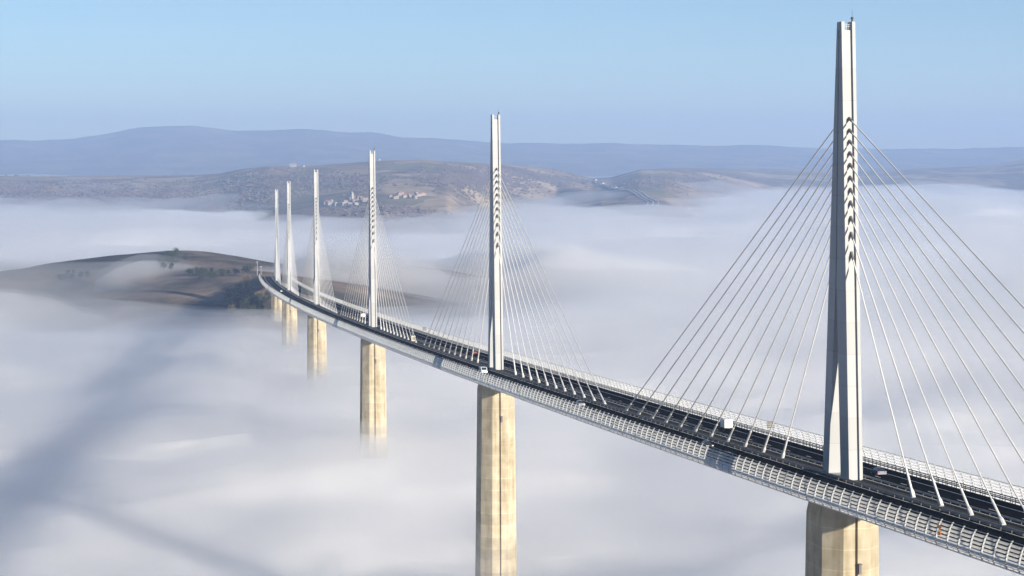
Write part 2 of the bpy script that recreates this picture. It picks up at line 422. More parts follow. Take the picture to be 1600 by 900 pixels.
# wind screens -----------------------------------------------------
PROF = [(-1.25, 15.84), (-.80, 16.02), (-.30, 16.08), (.45, 16.02), (1.2, 15.86), (2.0, 15.62), (2.6, 15.34), (2.95, 15.12)]
def prof(h):
    hs = [p[0] for p in PROF]; us = [p[1] for p in PROF]
    return float(np.interp(h, hs, us))
ROWS = [(-1.20, -.78, 0), (-.68, -.28, 0), (-.12, .22, 0), (.47, .78, 0), (1.04, 1.35, 0), (1.61, 1.92, 0), (2.18, 2.50, 0)]
PITCH = 12.4703 / 3
posts_s = [S0 + 2 + PITCH * i for i in range(int((S1 - S0 - 4) / PITCH))]
for sgn, word in ((-1, 'left'), (1, 'right')):
    mb = MB()
    for (h0, h1, _) in ROWS:
        for i in range(len(posts_s) - 1):
            sa, sb = posts_s[i] + .10, posts_s[i + 1] - .10
            tw = random.uniform(-.05, .05)
            pts = []
            for s in (sa, (sa + sb) / 2, sb):
                for h in (h0, (h0 + h1) / 2, h1):
                    bow = .04 if h not in (h0, h1) else 0
                    lean = (.20 if h == h0 else -.05 if h == h1 else .07)
                    pts.append(brp(s, sgn * (prof(h) + bow + lean * .6 + tw * .3), h))
            fs = []
            for a in range(2):
                for b in range(2):
                    q = (a * 3 + b, a * 3 + b + 1, (a + 1) * 3 + b + 1, (a + 1) * 3 + b)
                    fs.append(q)
            mb.add(pts, fs)
    scr = mb.build('wind_screen', M['screen'], bridge, smooth=True)
    rb = MB()
    for h1 in (-1.30, 2.74):
        rings = []
        n = int((S1 - S0) / 8)
        for i in range(n + 1):
            s = S0 + (S1 - S0) * i / n; u = sgn * (prof(h1) - .10)
            rings.append([brp(s, u - .04, h1 + .02), brp(s, u + .04, h1 + .02), brp(s, u + .04, h1 + .10), brp(s, u - .04, h1 + .10)])
        rb.loft(rings)
    rb.build('screen_rail', M['post'], scr)
    # posts
    def post_mb(mb, s=None):
        rings = []
        for (h, u) in PROF:
            d = .13
            if s is None:
                q = [(sgn * (u - d), -.055, h), (sgn * (u + .13), -.055, h), (sgn * (u + .13), .055, h), (sgn * (u - d), .055, h)]
                q = [Vector(v) for v in q]
            else:
                q = [brp(s - .055, sgn * (u - d), h), brp(s - .055, sgn * (u + .13), h), brp(s + .055, sgn * (u + .13), h), brp(s + .055, sgn * (u - d), h)]
            rings.append(q)
        mb.loft(rings)
    near = [s for s in posts_s if (s > -120 if sgn < 0 else s > -52)][:100]
    src = None; rest = MB()
    for s in posts_s:
        if s in near:
            if src is None:
                q = MB(); post_mb(q); o = src = q.build('screen_post', M['post'], scr)
            else:
                o = src.copy(); link(o, scr)
            c = brp(s, 0, 0)
            o.location = c; o.rotation_euler = (0, 0, heading(s))
        else:
            post_mb(rest, s)
    tag(rest.build('screen_post', M['post'], scr), kind='stuff')

# pylons -----------------------------------------------------------
HP, WP = 87.0, 2.75
def depth(h): return 14.4 - (14.4 - 2.4) * h / HP
APEX = 37.0
def pylon_mesh(mb):
    hw = WP / 2
    fl = .62          # flange width
    rec = .45         # recess of the front web
    def ring_leg(h, y0, y1, front):
        # closed outline in plan (x across, y along), recess on the outward end
        if front:   # outward end is y0 (towards -y)
            return [(-hw, y0, h), (-hw + fl, y0, h), (-hw + fl, y0 + rec, h), (hw - fl, y0 + rec, h), (hw - fl, y0, h), (hw, y0, h), (hw, y1, h), (-hw, y1, h)]
        return [(-hw, y0, h), (hw, y0, h), (hw, y1, h), (hw - fl, y1, h), (hw - fl, y1 - rec, h), (-hw + fl, y1 - rec, h), (-hw + fl, y1, h), (-hw, y1, h)]
    lf, lr = 4.5, 3.3
    fr, rr = [], []
    for k in range(9):
        h = -.6 + (APEX + .6) * k / 8; d = depth(h); t = max(0, min(1, h / APEX))
        gap0 = 14.4 - lf - lr
        # legs widen inwards until they meet
        yf = -d / 2; yr = d / 2
        split = -d / 2 + lf + (d - lf - lr) * (lf / (lf + lr)) * 0
        gap = gap0 * (1 - t) + .5 * t
        tot = d - gap; a = tot * lf / (lf + lr)
        fr.append(ring_leg(h, yf, yf + a, True)); rr.append(ring_leg(h, yr - (tot - a), yr, False))
    mb.loft(fr); mb.loft(rr)
    # mast above the apex: one body with recessed ends and a recessed strip in each side
    rings = []
    for k in range(7):
        h = APEX + .01 + (HP - 1.6 - APEX) * k / 6; d = depth(h); y = d / 2
        tot = d - .5; a = -y + tot * lf / (lf + lr); b = a + .5; s = .14 + .25 * (1 - k / 6)
        rings.append([(-hw, -y, h), (-hw + fl, -y, h), (-hw + fl, -y + rec, h), (hw - fl, -y + rec, h), (hw - fl, -y, h), (hw, -y, h),
                      (hw, a, h), (hw - s, a, h), (hw - s, b, h), (hw, b, h),
                      (hw, y, h), (hw - fl, y, h), (hw - fl, y - rec, h), (-hw + fl, y - rec, h), (-hw + fl, y, h), (-hw, y, h),
                      (-hw, b, h), (-hw + s, b, h), (-hw + s, a, h), (-hw, a, h)])
    mb.loft(rings)
    # flanges carry on to the top beyond the web
    d = depth(HP - 1); y = d / 2
    for sx in (-1, 1):
        x0, x1 = sorted((sx * hw, sx * (hw - fl)))
        mb.loft([[(x0, -depth(h) / 2, h), (x1, -depth(h) / 2, h), (x1, depth(h) / 2, h), (x0, depth(h) / 2, h)] for h in (HP - 1.59, HP)])
    mb.box((0, 0, .05), (3.6, 15.6, .5))

AH = [68.7, 66.5, 64.4, 62.2, 60.0, 57.6, 55.3, 52.9, 50.0, 47.0, 43.3]
A0, ASP = 35.2, 12.47
pyl_src = None
for i, s in enumerate(PYL):
    rz = heading(s); base = brp(s, 0, 0)
    if pyl_src is None:
        mb = MB(); pylon_mesh(mb); py = pyl_src = mb.build('pylon', M['pylon'], bridge)
        g = MB()
        for x in (-.6, -.2, .2, .6): g.box((x, -.75, HP - 1.0), (.05, .05, 1.0))
        for z in (-.5, -.9): g.box((0, -.75, HP + z), (1.4, .05, .06))
        rail_src = g.build('service_railing', M['rail'], py)
        g = MB(); g.tube((1.05, -.4, HP), (1.05, -.4, HP + .5), .16, .16); g.tube((1.05, -.4, HP + .5), (1.05, -.4, HP + .9), .30, .22, n=10)
        g.tube((1.05, -.4, HP + .9), (1.05, -.4, HP + 2.2), .03)
        bea_src = g.build('beacon', M['dark'], py)
        cab_src = []
        for sg in (-1, 1):
            for k in range(11):
                ha = AH[k]; sd = sg * (A0 + ASP * (10 - k))
                top = Vector((0, sg * (depth(ha) / 2 - .45), ha)); bot = Vector((0, sd, .10 - SL * sd))
                v = (bot - top); L = v.length; v /= L
                c = MB()
                c.tube(top, bot - v * 5.5, .132, n=8)
                c.tube(bot - v * 5.8, bot - v * 1.9, .23, .25, n=8)
                c.tube(bot - v * 1.9, bot - v * 1.2, .25, .42, n=8); c.tube(bot - v * 1.2, bot, .42, .42, n=8)
                c.tube(top - v * .1, top + v * 1.7, .30, .24, n=8, m=1)
                cab_src.append(c.build('stay_cable', parent=py, mats=[M['cable'], M['socket']], smooth=False))
    else:
        py = pyl_src.copy(); link(py, bridge)
        for src in [rail_src, bea_src] + cab_src:
            o = src.copy(); link(o, py)
    py.location = base; py.rotation_euler = (0, 0, rz)

# piers ------------------------------------------------------------
PIER_DEEP = 165.0
def pier_mesh(mb):
    rings = []
    for z, k in ((0, 1.0), (-2.2, 1.0), (-20, 1.035), (-50, 1.09), (-100, 1.19), (-PIER_DEEP, 1.36)):
        hw, hd, ch = 5.65 * k, 7.6 * k, 3.1 * k
        if z == 0: hw -= .35; hd -= .35
        sl, sd = .26, .75
        f = hw - ch
        front = [(-f, -hd), (-sl, -hd), (-sl, -hd + sd), (sl, -hd + sd), (sl, -hd), (f, -hd)]
        pl = front + [(hw, -hd + ch), (hw, hd - ch)] + [(-x, -y) for x, y in front] + [(-hw, hd - ch), (-hw, -hd + ch)]
        rings.append([(x, y, z) for x, y in pl])
    mb.loft(rings[::-1])
pier_src = None
for i, s in enumerate(PYL):
    b = brp(s, 0, -4.9)
    if pier_src is None:
        mb = MB(); pier_mesh(mb); pi = pier_src = mb.build('pier', M['pier'], bridge)
        g = MB()
        for x in (-4.0, 4.0):
            for y in (-4.4, 4.4): g.box((x * .7, y, .35), (1.8, 1.8, .69))
        bear_src = g.build('bearing', M['socket'], pi)
        g = MB(); g.box((.52, -8.02, -11.6), (.5, .9, 1.8)); g.box((.52, -8.22, -10.6), (.7, 1.1, .15))
        brk_src = g.build('bracket', M['socket'], pi)
    else:
        pi = pier_src.copy(); link(pi, bridge)
        for src in (bear_src, brk_src):
            o = src.copy(); link(o, pi)
    pi.location = b; pi.rotation_euler = (0, 0, heading(s))

# ------------------------------------------------------------------ terrain
def tab(px, pts):
    return np.interp(px, [p[0] for p in pts], [p[1] for p in pts])
CREST_MID = [(-900, 276), (0, 274), (100, 275), (300, 273), (345, 270), (380, 263), (420, 259), (480, 259), (520, 256), (600, 250), (660, 249), (720, 253), (800, 257),
             (870, 265), (925, 279), (955, 277), (1000, 265), (1060, 262), (1130, 263), (1200, 264), (1280, 266), (1340, 268), (1420, 264), (1480, 262), (1520, 260), (1560, 256), (1600, 250), (2300, 240)]
DIST_MID = [(-900, 8600), (300, 8600), (420, 7900), (660, 8200), (800, 8600), (925, 9500), (1000, 9600), (1200, 11500), (1600, 12500), (2300, 12500)]
FOOT_MID = [(-900, 6300), (0, 6300), (200, 6200), (300, 5800), (450, 5200), (600, 4500), (700, 4600), (800, 6600), (870, 7000), (940, 5600), (1040, 5500), (1090, 6500), (1200, 7900), (1350, 8600), (1600, 8600), (2300, 8600)]
CREST_FAR = [(-900, 222), (0, 216), (50, 218), (110, 216), (160, 210), (225, 199), (300, 196), (330, 199), (375, 204), (470, 201), (520, 205), (580, 208), (620, 213),
             (700, 217), (800, 223), (900, 224), (960, 222), (1020, 226), (1100, 228), (1200, 227), (1300, 232), (1400, 232), (1500, 233), (1600, 230), (2300, 226)]
D_FAR = 19000.0
RIDGE = [(-150, 2350, 446), (0, 2400, 430), (60, 2450, 418), (130, 2500, 407), (200, 2560, 396), (270, 2600, 392), (300, 2550, 400), (345, 2450, 413), (385, 2360, 424), (404, 2320, 427),
         (425, 2370, 430), (455, 2450, 428), (480, 2500, 424), (520, 2580, 411), (560, 2600, 406), (600, 2600, 411), (625, 2560, 432), (650, 2500, 470)]
RP = [survey(px, py, d) for px, d, py in RIDGE]

def terrain_z(x, y, detail=True):
    dx, dy = x - CAM.x, y - CAM.y
    r = np.hypot(dx, dy)
    a = np.arctan2(dx, dy) - YAW
    a = (a + np.pi) % (2 * np.pi) - np.pi
    ac = np.clip(a, -.55, .55)
    px = 800 + F * np.tan(ac)
    d = r * np.cos(ac)
    crest_d = tab(px, DIST_MID); crest_z = CAM.z - (tab(px, CREST_MID) - HOR) / F * crest_d
    foot = tab(px, FOOT_MID)
    n1 = fbm(x, y, 1900, 5, 3); n2 = fbm(x, y, 520, 4, 11); n3 = fbm(x, y, 90, 3, 23)
    t = np.clip((d - foot) / (crest_d - foot), -1, 1)
    up = -84 + (crest_z + 84) * np.where(t > 0, 1 - (1 - np.clip(t, 0, 1)) ** 1.8, t * .55)
    damp = np.clip(np.abs(crest_d - d) / 1500, .12, 1)
    bumps = (n1 * 17 + n2 * 7) * damp * sstep(-.35, .15, t)
    back = crest_z - (d - crest_d) * .055
    z = np.where(d < crest_d, up + bumps, np.maximum(back, -70 + n1 * 12))
    far_z = CAM.z + (HOR - tab(px, CREST_FAR)) / F * D_FAR
    tf = np.clip((d - 13300) / (D_FAR - 13300), 0, 1)
    zf = -70 + (far_z + 70) * (tf ** 1.15) + n1 * 26 * (1 - tf) * sstep(0, .2, tf) + n2 * 12 * (1 - tf) * sstep(0, .2, tf) + n2 * 3 * tf + fbm(x, y, 260, 3, 61) * 7 * tf
    zf = np.where(d > D_FAR, far_z - (d - D_FAR) * .12 + fbm(x, y, 260, 3, 61) * 7 + n2 * 3, zf)
    z = np.where(d > 13300, np.maximum(z, zf), z)
    z = np.maximum(z, -200 + n1 * 8)
    # abutment ridge: a crest line with slopes both ways
    best = np.full_like(x, -1e4)
    for p, q in zip(RP[:-1], RP[1:]):
        ex, ey = q.x - p.x, q.y - p.y; L2 = ex * ex + ey * ey
        tt = np.clip(((x - p.x) * ex + (y - p.y) * ey) / L2, 0, 1)
        qx, qy = x - (p.x + tt * ex), y - (p.y + tt * ey); dd = np.hypot(qx, qy)
        zz = p.z + tt * (q.z - p.z) - .19 * (np.sqrt(dd * dd + 45 ** 2) - 45)
        best = np.maximum(best, zz)
    best = best + (n2 * 3.0 + n3 * 1.3) * (best > -400)
    z = np.maximum(z, best)
    # level the ground just under the abutment so that the road runs on
    return z

def polar_grid(rs, angs):
    A, Rr = np.meshgrid(angs + YAW, rs)
    return CAM.x + Rr * np.sin(A), CAM.y + Rr * np.cos(A)

def grid_faces(nr, na, wrap=False):
    i = np.arange(nr - 1)[:, None]; j = np.arange(na - (0 if wrap else 1))[None, :]; j2 = (j + 1) % na
    a = i * na + j; b = i * na + j2; c = (i + 1) * na + j2; d = (i + 1) * na + j
    return np.stack([a.ravel(), b.ravel(), c.ravel(), d.ravel()], 1)

def np_mesh(name, V, Fq, mat, smooth=True, parent=None):
    me = bpy.data.meshes.new(name)
    me.vertices.add(len(V)); me.vertices.foreach_set('co', np.asarray(V, np.float32).ravel())
    me.loops.add(Fq.size); me.loops.foreach_set('vertex_index', Fq.astype(np.int32).ravel())
    me.polygons.add(len(Fq)); me.polygons.foreach_set('loop_start', np.arange(0, Fq.size, 4, dtype=np.int32))
    me.polygons.foreach_set('loop_total', np.full(len(Fq), 4, np.int32))
    if smooth: me.polygons.foreach_set('use_smooth', np.ones(len(Fq), bool))
    me.materials.append(mat)
    me.update(calc_edges=True); me.validate()
    o = bpy.data.objects.new(name, me)
    return link(o, parent)

dense = np.radians(np.arange(-17, 17.001, .075))
coarse = np.radians(np.concatenate([np.arange(18, 180, 6)]))
angs = np.concatenate([-coarse[::-1], dense, coarse])
rs = np.concatenate([[5, 60, 150], np.geomspace(300, 22000, 480)])
X, Y = polar_grid(rs, angs)
Z = terrain_z(X, Y)
terr = np_mesh('terrain', np.stack([X, Y, Z], -1).reshape(-1, 3), grid_faces(len(rs), len(angs), True), M['terrain'])
tag(terr, 'brown winter hills and blue far mountains beyond the sea of fog', kind='structure')
def ground(x, y):
    return float(terrain_z(np.array([float(x)]), np.array([float(y)]))[0])

# ------------------------------------------------------------------ things on the land
def on_ground(px, py, lo=1500, hi=14000):
    r = ray(px, py); ff = r.x * math.sin(YAW) + r.y * math.cos(YAW)
    d = np.arange(lo, hi, 6.0); k = d / ff
    gx, gy, gz = CAM.x + r.x * k, CAM.y + r.y * k, CAM.z + r.z * k
    below = np.nonzero(gz < terrain_z(gx, gy))[0]
    if len(below) == 0: return None
    i = below[0]
    return Vector((gx[i], gy[i], ground(gx[i], gy[i])))

def crown_mesh(name, h, w, n, mat, seed):
    rnd = random.Random(seed); mb = MB()
    lobes = []
    for k in range(rnd.randint(5, 8)):
        a = rnd.uniform(0, 6.28); q = rnd.uniform(0, .55) * w / 2
        lobes.append((q * math.cos(a), q * math.sin(a), h * rnd.uniform(.38, .86), rnd.uniform(.24, .42) * w, rnd.uniform(.16, .28) * h))
    for k in range(n):
        cx, cy_, cz, rx, rz_ = rnd.choice(lobes)
        d = Vector((rnd.gauss(0, 1), rnd.gauss(0, 1), rnd.gauss(0, 1))).normalized() * (rnd.random() ** .4)
        c = Vector((cx + d.x * rx, cy_ + d.y * rx, cz + d.z * rz_))
        nrm = Vector((rnd.gauss(0, 1), rnd.gauss(0, 1), rnd.gauss(.4, 1))).normalized()
        t = nrm.orthogonal().normalized(); b = nrm.cross(t); sz = rnd.uniform(.25, .6) * w * .11
        mb.add([c + t * sz, c + b * sz * .8, c - t * sz * .9, c - b * sz], [(0, 1, 2, 3)])
    return mb, name

def make_tree(h, w, n, mat, seed, label, group):
    rnd = random.Random(seed + 99)
    r = empty('tree'); tag(r, label, 'tree', group)
    tr = MB(); tr.tube((0, 0, -.6), (0, 0, h * .5), .28, .16)
    for k in range(5):
        a = rnd.uniform(0, 6.28); z = h * rnd.uniform(.25, .5)
        tr.tube((0, 0, z), (math.cos(a) * w * .3, math.sin(a) * w * .3, z + h * .25), .11, .04, n=5)
    tr.build('trunk', M['bark'], r)
    mb, _ = crown_mesh('crown', h, w, n, mat, seed); mb.build('crown', mat, r)
    return r

def copy_thing(o, loc, rz=None, sc=1.0, label=None, group=None):
    c = o.copy(); COL.objects.link(c); c.location = loc; c.scale = (sc,) * 3
    if rz is not None: c.rotation_euler = (0, 0, rz)
    if label: c['label'] = label
    if group: c['group'] = group
    for ch in o.children:
        k = ch.copy(); COL.objects.link(k); k.parent = c
        for g in ch.children:
            q = g.copy(); COL.objects.link(q); q.parent = k
    return c

TREE_SETS = [
    # label, group, kinds, count, centre px, spread px, scale
    ('dark evergreen tree in the grove near the hilltop left of the bridge end', 'trees of the hilltop grove', 'A', 20, (266, 413), (20, 7), 1.0),
    ('dark tree in the row along the hill foot left of the bridge end', 'trees of the hill foot row', 'A', 20, (338, 434), (42, 6), .8),
    ('half hidden tree in the mist on the left shoulder of the hill', 'trees in the mist on the left shoulder', 'A', 9, (112, 438), (22, 5), .9),
    ('tree on the brown slope under the far end of the viaduct', 'trees on the slope under the viaduct', 'AAB', 46, (388, 480), (34, 32), 1.15),
    ('dark tree on the misty hill seen through the far cables', 'trees on the hill behind the cables', 'AB', 18, (535, 428), (26, 8), .9),
]
protos = {}
for lab, grp, kinds, cnt, c, sp, sc in TREE_SETS:
    rnd = random.Random(len(lab) * 7 + cnt); made = 0; tries = 0
    while made < cnt and tries < cnt * 6:
        tries += 1
        p = on_ground(c[0] + rnd.gauss(0, .55) * sp[0], c[1] + rnd.gauss(0, .55) * sp[1], 1500, 3200)
        if p is None or p.z < -150: continue
        if abs(p.x - brp(p.y, 0, 0).x) < 22 and p.y < S1 + 200 and p.z > -75: continue
        kd = rnd.choice(kinds) + str(rnd.randint(0, 2))
        if kd not in protos:
            t = make_tree(11.0, 9.5, 420, M['leafA' if kd[0] == 'A' else 'leafB'], 31 + ord(kd[0]) + int(kd[1]) * 5, lab, grp)
            t.location = p; t.scale = (sc,) * 3; protos[kd] = t
        else:
            copy_thing(protos[kd], p, rnd.uniform(0, 6.28), sc * rnd.uniform(.7, 1.25), lab, grp)
        made += 1
p = on_ground(388, 434, 1500, 3200)
if p: copy_thing(protos['A1'], p, 1.0, 1.55, 'largest dark tree standing alone just left of the bridge end', None)

# woodland on the far slopes: one mass
rnd = random.Random(5); wm_ = MB()
for (cx, cy0, sx, sy, n) in ((745, 281, 60, 12, 1800), (200, 303, 260, 22, 2000), (60, 318, 120, 10, 500), (470, 285, 120, 18, 800), (620, 335, 90, 10, 500), (860, 280, 60, 8, 350), (1060, 285, 60, 8, 350)):
    for k in range(n):
        p = on_ground(cx + rnd.uniform(-1, 1) * sx, cy0 + rnd.gauss(0, .5) * sy, 4200, 13000) if k % 10 == 0 or not wm_.v else None
        if k % 10 == 0:
            base = p
            if base is None: continue
        if base is None: continue
        gx, gy = base.x + rnd.gauss(0, 38), base.y + rnd.gauss(0, 60); gz = ground(gx, gy)
        w, h = rnd.uniform(3, 7.5), rnd.uniform(2.5, 6)
        vs = [(gx + w * math.cos(a + k) * rnd.uniform(.8, 1.2), gy + w * math.sin(a + k) * rnd.uniform(.8, 1.2), gz + h * rnd.uniform(.3, .55)) for a in (0, 1.26, 2.5, 3.77, 5.0)]
        vs += [(gx + rnd.uniform(-2, 2), gy + rnd.uniform(-2, 2), gz + h), (gx, gy, gz - 3)]
        wm_.add(vs, [(i, (i + 1) % 5, 5) for i in range(5)] + [((i + 1) % 5, i, 6) for i in range(5)])
tag(wm_.build('woodland', M['wood']), 'bare brown winter woods covering the far slopes', kind='stuff')

# houses -------------------------------------------------------------
def make_house(w, l, h, wall, roof, label, group):
    r = empty('house'); tag(r, label, 'house', group)
    mb = MB(); mb.box((0, 0, h / 2 - 1.5), (w, l, h + 3)); 
    mb.add([(-w / 2, -l / 2, h), (w / 2, -l / 2, h), (0, -l / 2, h + w * .26)], [(0, 1, 2)]); mb.add([(-w / 2, l / 2, h), (w / 2, l / 2, h), (0, l / 2, h + w * .26)], [(1, 0, 2)])
    wl = mb.build('wall', wall, r)
    e = .6; rf = MB()
    rf.loft([[(-w / 2 - e, y, h - .15), (0, y, h + w * .26 + .15), (w / 2 + e, y, h - .15), (w / 2 + e, y, h + .1), (0, y, h + w * .26 + .5), (-w / 2 - e, y, h + .1)] for y in (-l / 2 - e, l / 2 + e)])
    ro = rf.build('roof', roof, r)
    ch = MB(); ch.box((w * .2, l * .25, h + w * .24), (1.0, 1.0, 3.0)); ch.build('chimney', wall, ro)
    wn = MB()
    for k in range(3):
        for z in (1.6, h - 1.6): wn.box((-w * .3 + k * w * .3, -l / 2 - .03, z), (1.2, .08, 1.5))
    wn.build('window', M['dark'], wl)
    return r
HOUSES = [('small pale house with an orange roof in the right cluster of the hillside village', 'houses of the right village cluster', 14, (637, 308), (28, 3.5), 'stone', 'roof'),
          ('low house with a faded orange roof in the middle row of the hillside village', 'houses of the middle village row', 13, (562, 315), (24, 3.0), 'stone', 'roof'),
          ('bright white shed with a grey roof at the lower edge of the hillside village', 'white sheds below the village', 5, (535, 321), (26, 1.0), 'whitewall', 'greyroof'),
          ('house with an orange roof at the left end of the hillside village', 'houses at the left end of the village', 4, (514, 318), (7, 2.0), 'stone', 'roof')]
for lab, grp, n, c, sp, wm2, rm in HOUSES:
    rnd = random.Random(n * 13 + 1); src = None
    for k in range(n):
        f = (k + .5) / n * 2 - 1
        p = on_ground(c[0] + f * sp[0] + rnd.uniform(-1.5, 1.5), c[1] + rnd.uniform(-1, 1) * sp[1], 4000, 9000)
        if p is None: continue
        if src is None:
            src = make_house(8, 11, 5.4, M[wm2], M[rm], lab, grp); src.location = p; src.rotation_euler = (0, 0, rnd.choice((.25, 1.75)) + rnd.uniform(-.3, .3))
        else:
            copy_thing(src, p, rnd.choice((.25, 1.75)) + rnd.uniform(-.3, .3), rnd.uniform(.8, 1.25))
p = on_ground(458, 261, 5000, 9500) or survey(458, 261, 7800)
hs = make_house(15, 19, 9.0, M['whitewall'], M['greyroof'], 'large white house standing on the hill crest above the far pylons', None); hs.location = p; hs.rotation_euler = (0, 0, 1.2)
p = on_ground(474, 261, 5000, 9500) or survey(474, 261, 7800)
copy_thing(hs, p, .3, .5, 'small white building right of the large white house on the crest')
p = on_ground(592, 250.8, 5000, 9500)
if p: copy_thing(hs, p, .3, .5, 'lone white building high on the hill behind the third pylon')
p = on_ground(547, 316, 4000, 9000)
if p:
    ch = empty('church', p, .3); tag(ch, 'white church with a pointed tower in the hillside village', 'church')
    q = MB(); q.box((0, 0, 5), (12, 22, 12)); q.box((0, -13, 9), (6, 6, 20)); q.build('wall', M['whitewall'], ch)
    q = MB(); q.loft([[(-6.5, y, 11), (0, y, 15), (6.5, y, 11)] for y in (-10, 11.5)])
    q.add([(-3.2, -16.2, 19), (3.2, -16.2, 19), (3.2, -9.8, 19), (-3.2, -9.8, 19), (0, -13, 27)], [(0, 1, 4), (1, 2, 4), (2, 3, 4), (3, 0, 4), (3, 2, 1, 0)])
    q.build('roof', M['greyroof'], ch)

# far motorway -------------------------------------------------------
def catmull(P, n):
    out = []
    for i in range(len(P) - 1):
        p0, p1, p2, p3 = P[max(i - 1, 0)], P[i], P[i + 1], P[min(i + 2, len(P) - 1)]
        for k in range(n):
            t = k / n
            out.append(.5 * ((2 * p1) + (p2 - p0) * t + (2 * p0 - 5 * p1 + 4 * p2 - p3) * t * t + (3 * p1 - p0 - 3 * p2 + p3) * t ** 3))
    return out + [P[-1]]
rp_ = [on_ground(px, py, 4000, 13000) for px, py in ((912, 288), (926, 283.5), (938, 287), (958, 295), (982, 299), (1003, 306), (1018, 315), (1020, 321), (1008, 329), (985, 336))]
rp_ = [p for p in rp_ if p]
if len(rp_) > 4:
    cl = catmull(rp_, 24)
    def ribbon(name, offs, mat, dz, parent=None):
        vs, fs = [], []
        for i, p in enumerate(cl):
            a, b = cl[max(i - 1, 0)], cl[min(i + 1, len(cl) - 1)]
            t = (b - a); t.z = 0; t.normalize(); nn = Vector((t.y, -t.x, 0))
            zc = max(ground(*(p + nn * o).xy) for o in (-18, 0, 18))
            for o in offs: vs.append((p.x + nn.x * o, p.y + nn.y * o, zc + dz))
        for i in range(len(cl) - 1): fs.append((2 * i, 2 * i + 1, 2 * i + 3, 2 * i + 2))
        return mesh_obj(name, vs, fs, mat, parent)
    mw = ribbon('road', (-15, 15), M['farroad'], 2.0); tag(mw, 'far motorway bending through the brown hills', kind='structure')
    for o in (-14, 0, 14): ribbon('lane_marking', (o - .9, o + .9), M['marking'], 2.05, mw)

# ------------------------------------------------------------------ vehicles and fittings on the deck
def wheel(mb, x, y, r, w): mb.tube((x - w / 2, y, r), (x + w / 2, y, r), r, n=12)
def vehicle_wheels(root, xs, ys, r=.32, w=.22):
    for y in ys:
        for x in xs:
            q = MB(); wheel(q, x, y, r, w); t = q.build('wheel', M['rubber'], root)
            q = MB(); wheel(q, x + (.02 if x > 0 else -.02), y, r * .6, w); 
            for i, v in enumerate(q.v): q.v[i] = (v[0], v[1], v[2] + r * .4)
            q.build('rim', M['rail'], t)
def make_car(mat, label, van=False):
    r = empty('car' if not van else 'van'); tag(r, label, 'car' if not van else 'van')
    W = .90 if not van else .98
    top = 1.48 if not van else 2.15
    if van:
        side = [(-2.4, .35), (2.45, .35), (2.5, .95), (1.75, 1.15), (1.15, 2.05), (-2.3, 2.15), (-2.42, 1.2)]
    else:
        side = [(-2.15, .3), (2.15, .3), (2.2, .62), (2.05, .82), (1.05, .95), (.95, .96), (-1.75, 1.0), (-2.1, .92)]
    n = len(side)
    q = MB()
    q.loft([[(x, y, z) for y, z in side] for x in (-W, -W * .97, W * .97, W)])
    body = q.build('body', mat, r)
    if not van:
        q = MB(); q.loft([[(-.80, -1.7, .99), (.80, -1.7, .99), (.80, 1.0, .94), (-.80, 1.0, .94)], [(-.62, -1.1, 1.44), (.62, -1.1, 1.44), (.62, .25, 1.46), (-.62, .25, 1.46)]])
        q.build('window', M['glass'], r)
        q = MB(); q.loft([[(-.64, -1.15, 1.445), (.64, -1.15, 1.445), (.64, .3, 1.465), (-.64, .3, 1.465)], [(-.55, -1.0, 1.52), (.55, -1.0, 1.52), (.55, .1, 1.52), (-.55, .1, 1.52)]])
        q.build('roof', mat, r)
    else:
        q = MB(); q.add([(-.85, 1.70, 1.22), (.85, 1.70, 1.22), (.80, 1.22, 2.0), (-.80, 1.22, 2.0)], [(0, 1, 2, 3)]); 
        for i, v in enumerate(q.v): q.v[i] = (v[0], v[1] + .05, v[2] + .03)
        q.build('window', M['glass'], r)
    vehicle_wheels(r, (-W + .1, W - .1), (-1.35, 1.35))
    for x in (-.65, .65):
        q = MB(); q.box((x, 2.2 if not van else 2.49, .68), (.35, .1, .18)); q.build('headlight', M['chrome'], r)
        q = MB(); q.box((x, -2.15 if not van else -2.42, .78), (.3, .1, .2)); q.build('tail_lamp', M['tail'], r)
    return r
def make_truck(label):
    r = empty('truck'); tag(r, label, 'truck')
    q = MB(); q.box((0, -1.2, 2.15), (2.5, 6.2, 2.7)); q.build('cargo_box', M['white'], r)
    q = MB(); q.loft([[(-1.15, 2.1, .6), (1.15, 2.1, .6), (1.15, 4.0, .6), (-1.15, 4.0, .6)], [(-1.15, 2.1, 1.6), (1.15, 2.1, 1.6), (1.15, 4.0, 1.6), (-1.15, 4.0, 1.6)], [(-1.1, 2.1, 2.6), (1.1, 2.1, 2.6), (1.1, 3.5, 2.6), (-1.1, 3.5, 2.6)]])
    cb = q.build('cab', M['navy'], r)
    q = MB(); q.add([(-1.0, 4.0, 1.65), (1.0, 4.0, 1.65), (.95, 3.56, 2.5), (-.95, 3.56, 2.5)], [(0, 1, 2, 3)])
    for i, v in enumerate(q.v): q.v[i] = (v[0], v[1] + .03, v[2])
    q.build('window', M['glass'], cb)
    q = MB(); q.box((0, -.2, .68), (1.0, 8.0, .22)); q.build('chassis', M['dark'], r)
    vehicle_wheels(r, (-1.05, 1.05), (-2.8, 3.0), .5, .32)
    for x in (-.9, .9):
        q = MB(); q.box((x, -4.33, .95), (.3, .06, .2)); q.build('tail_lamp', M['tail'], r)
    return r
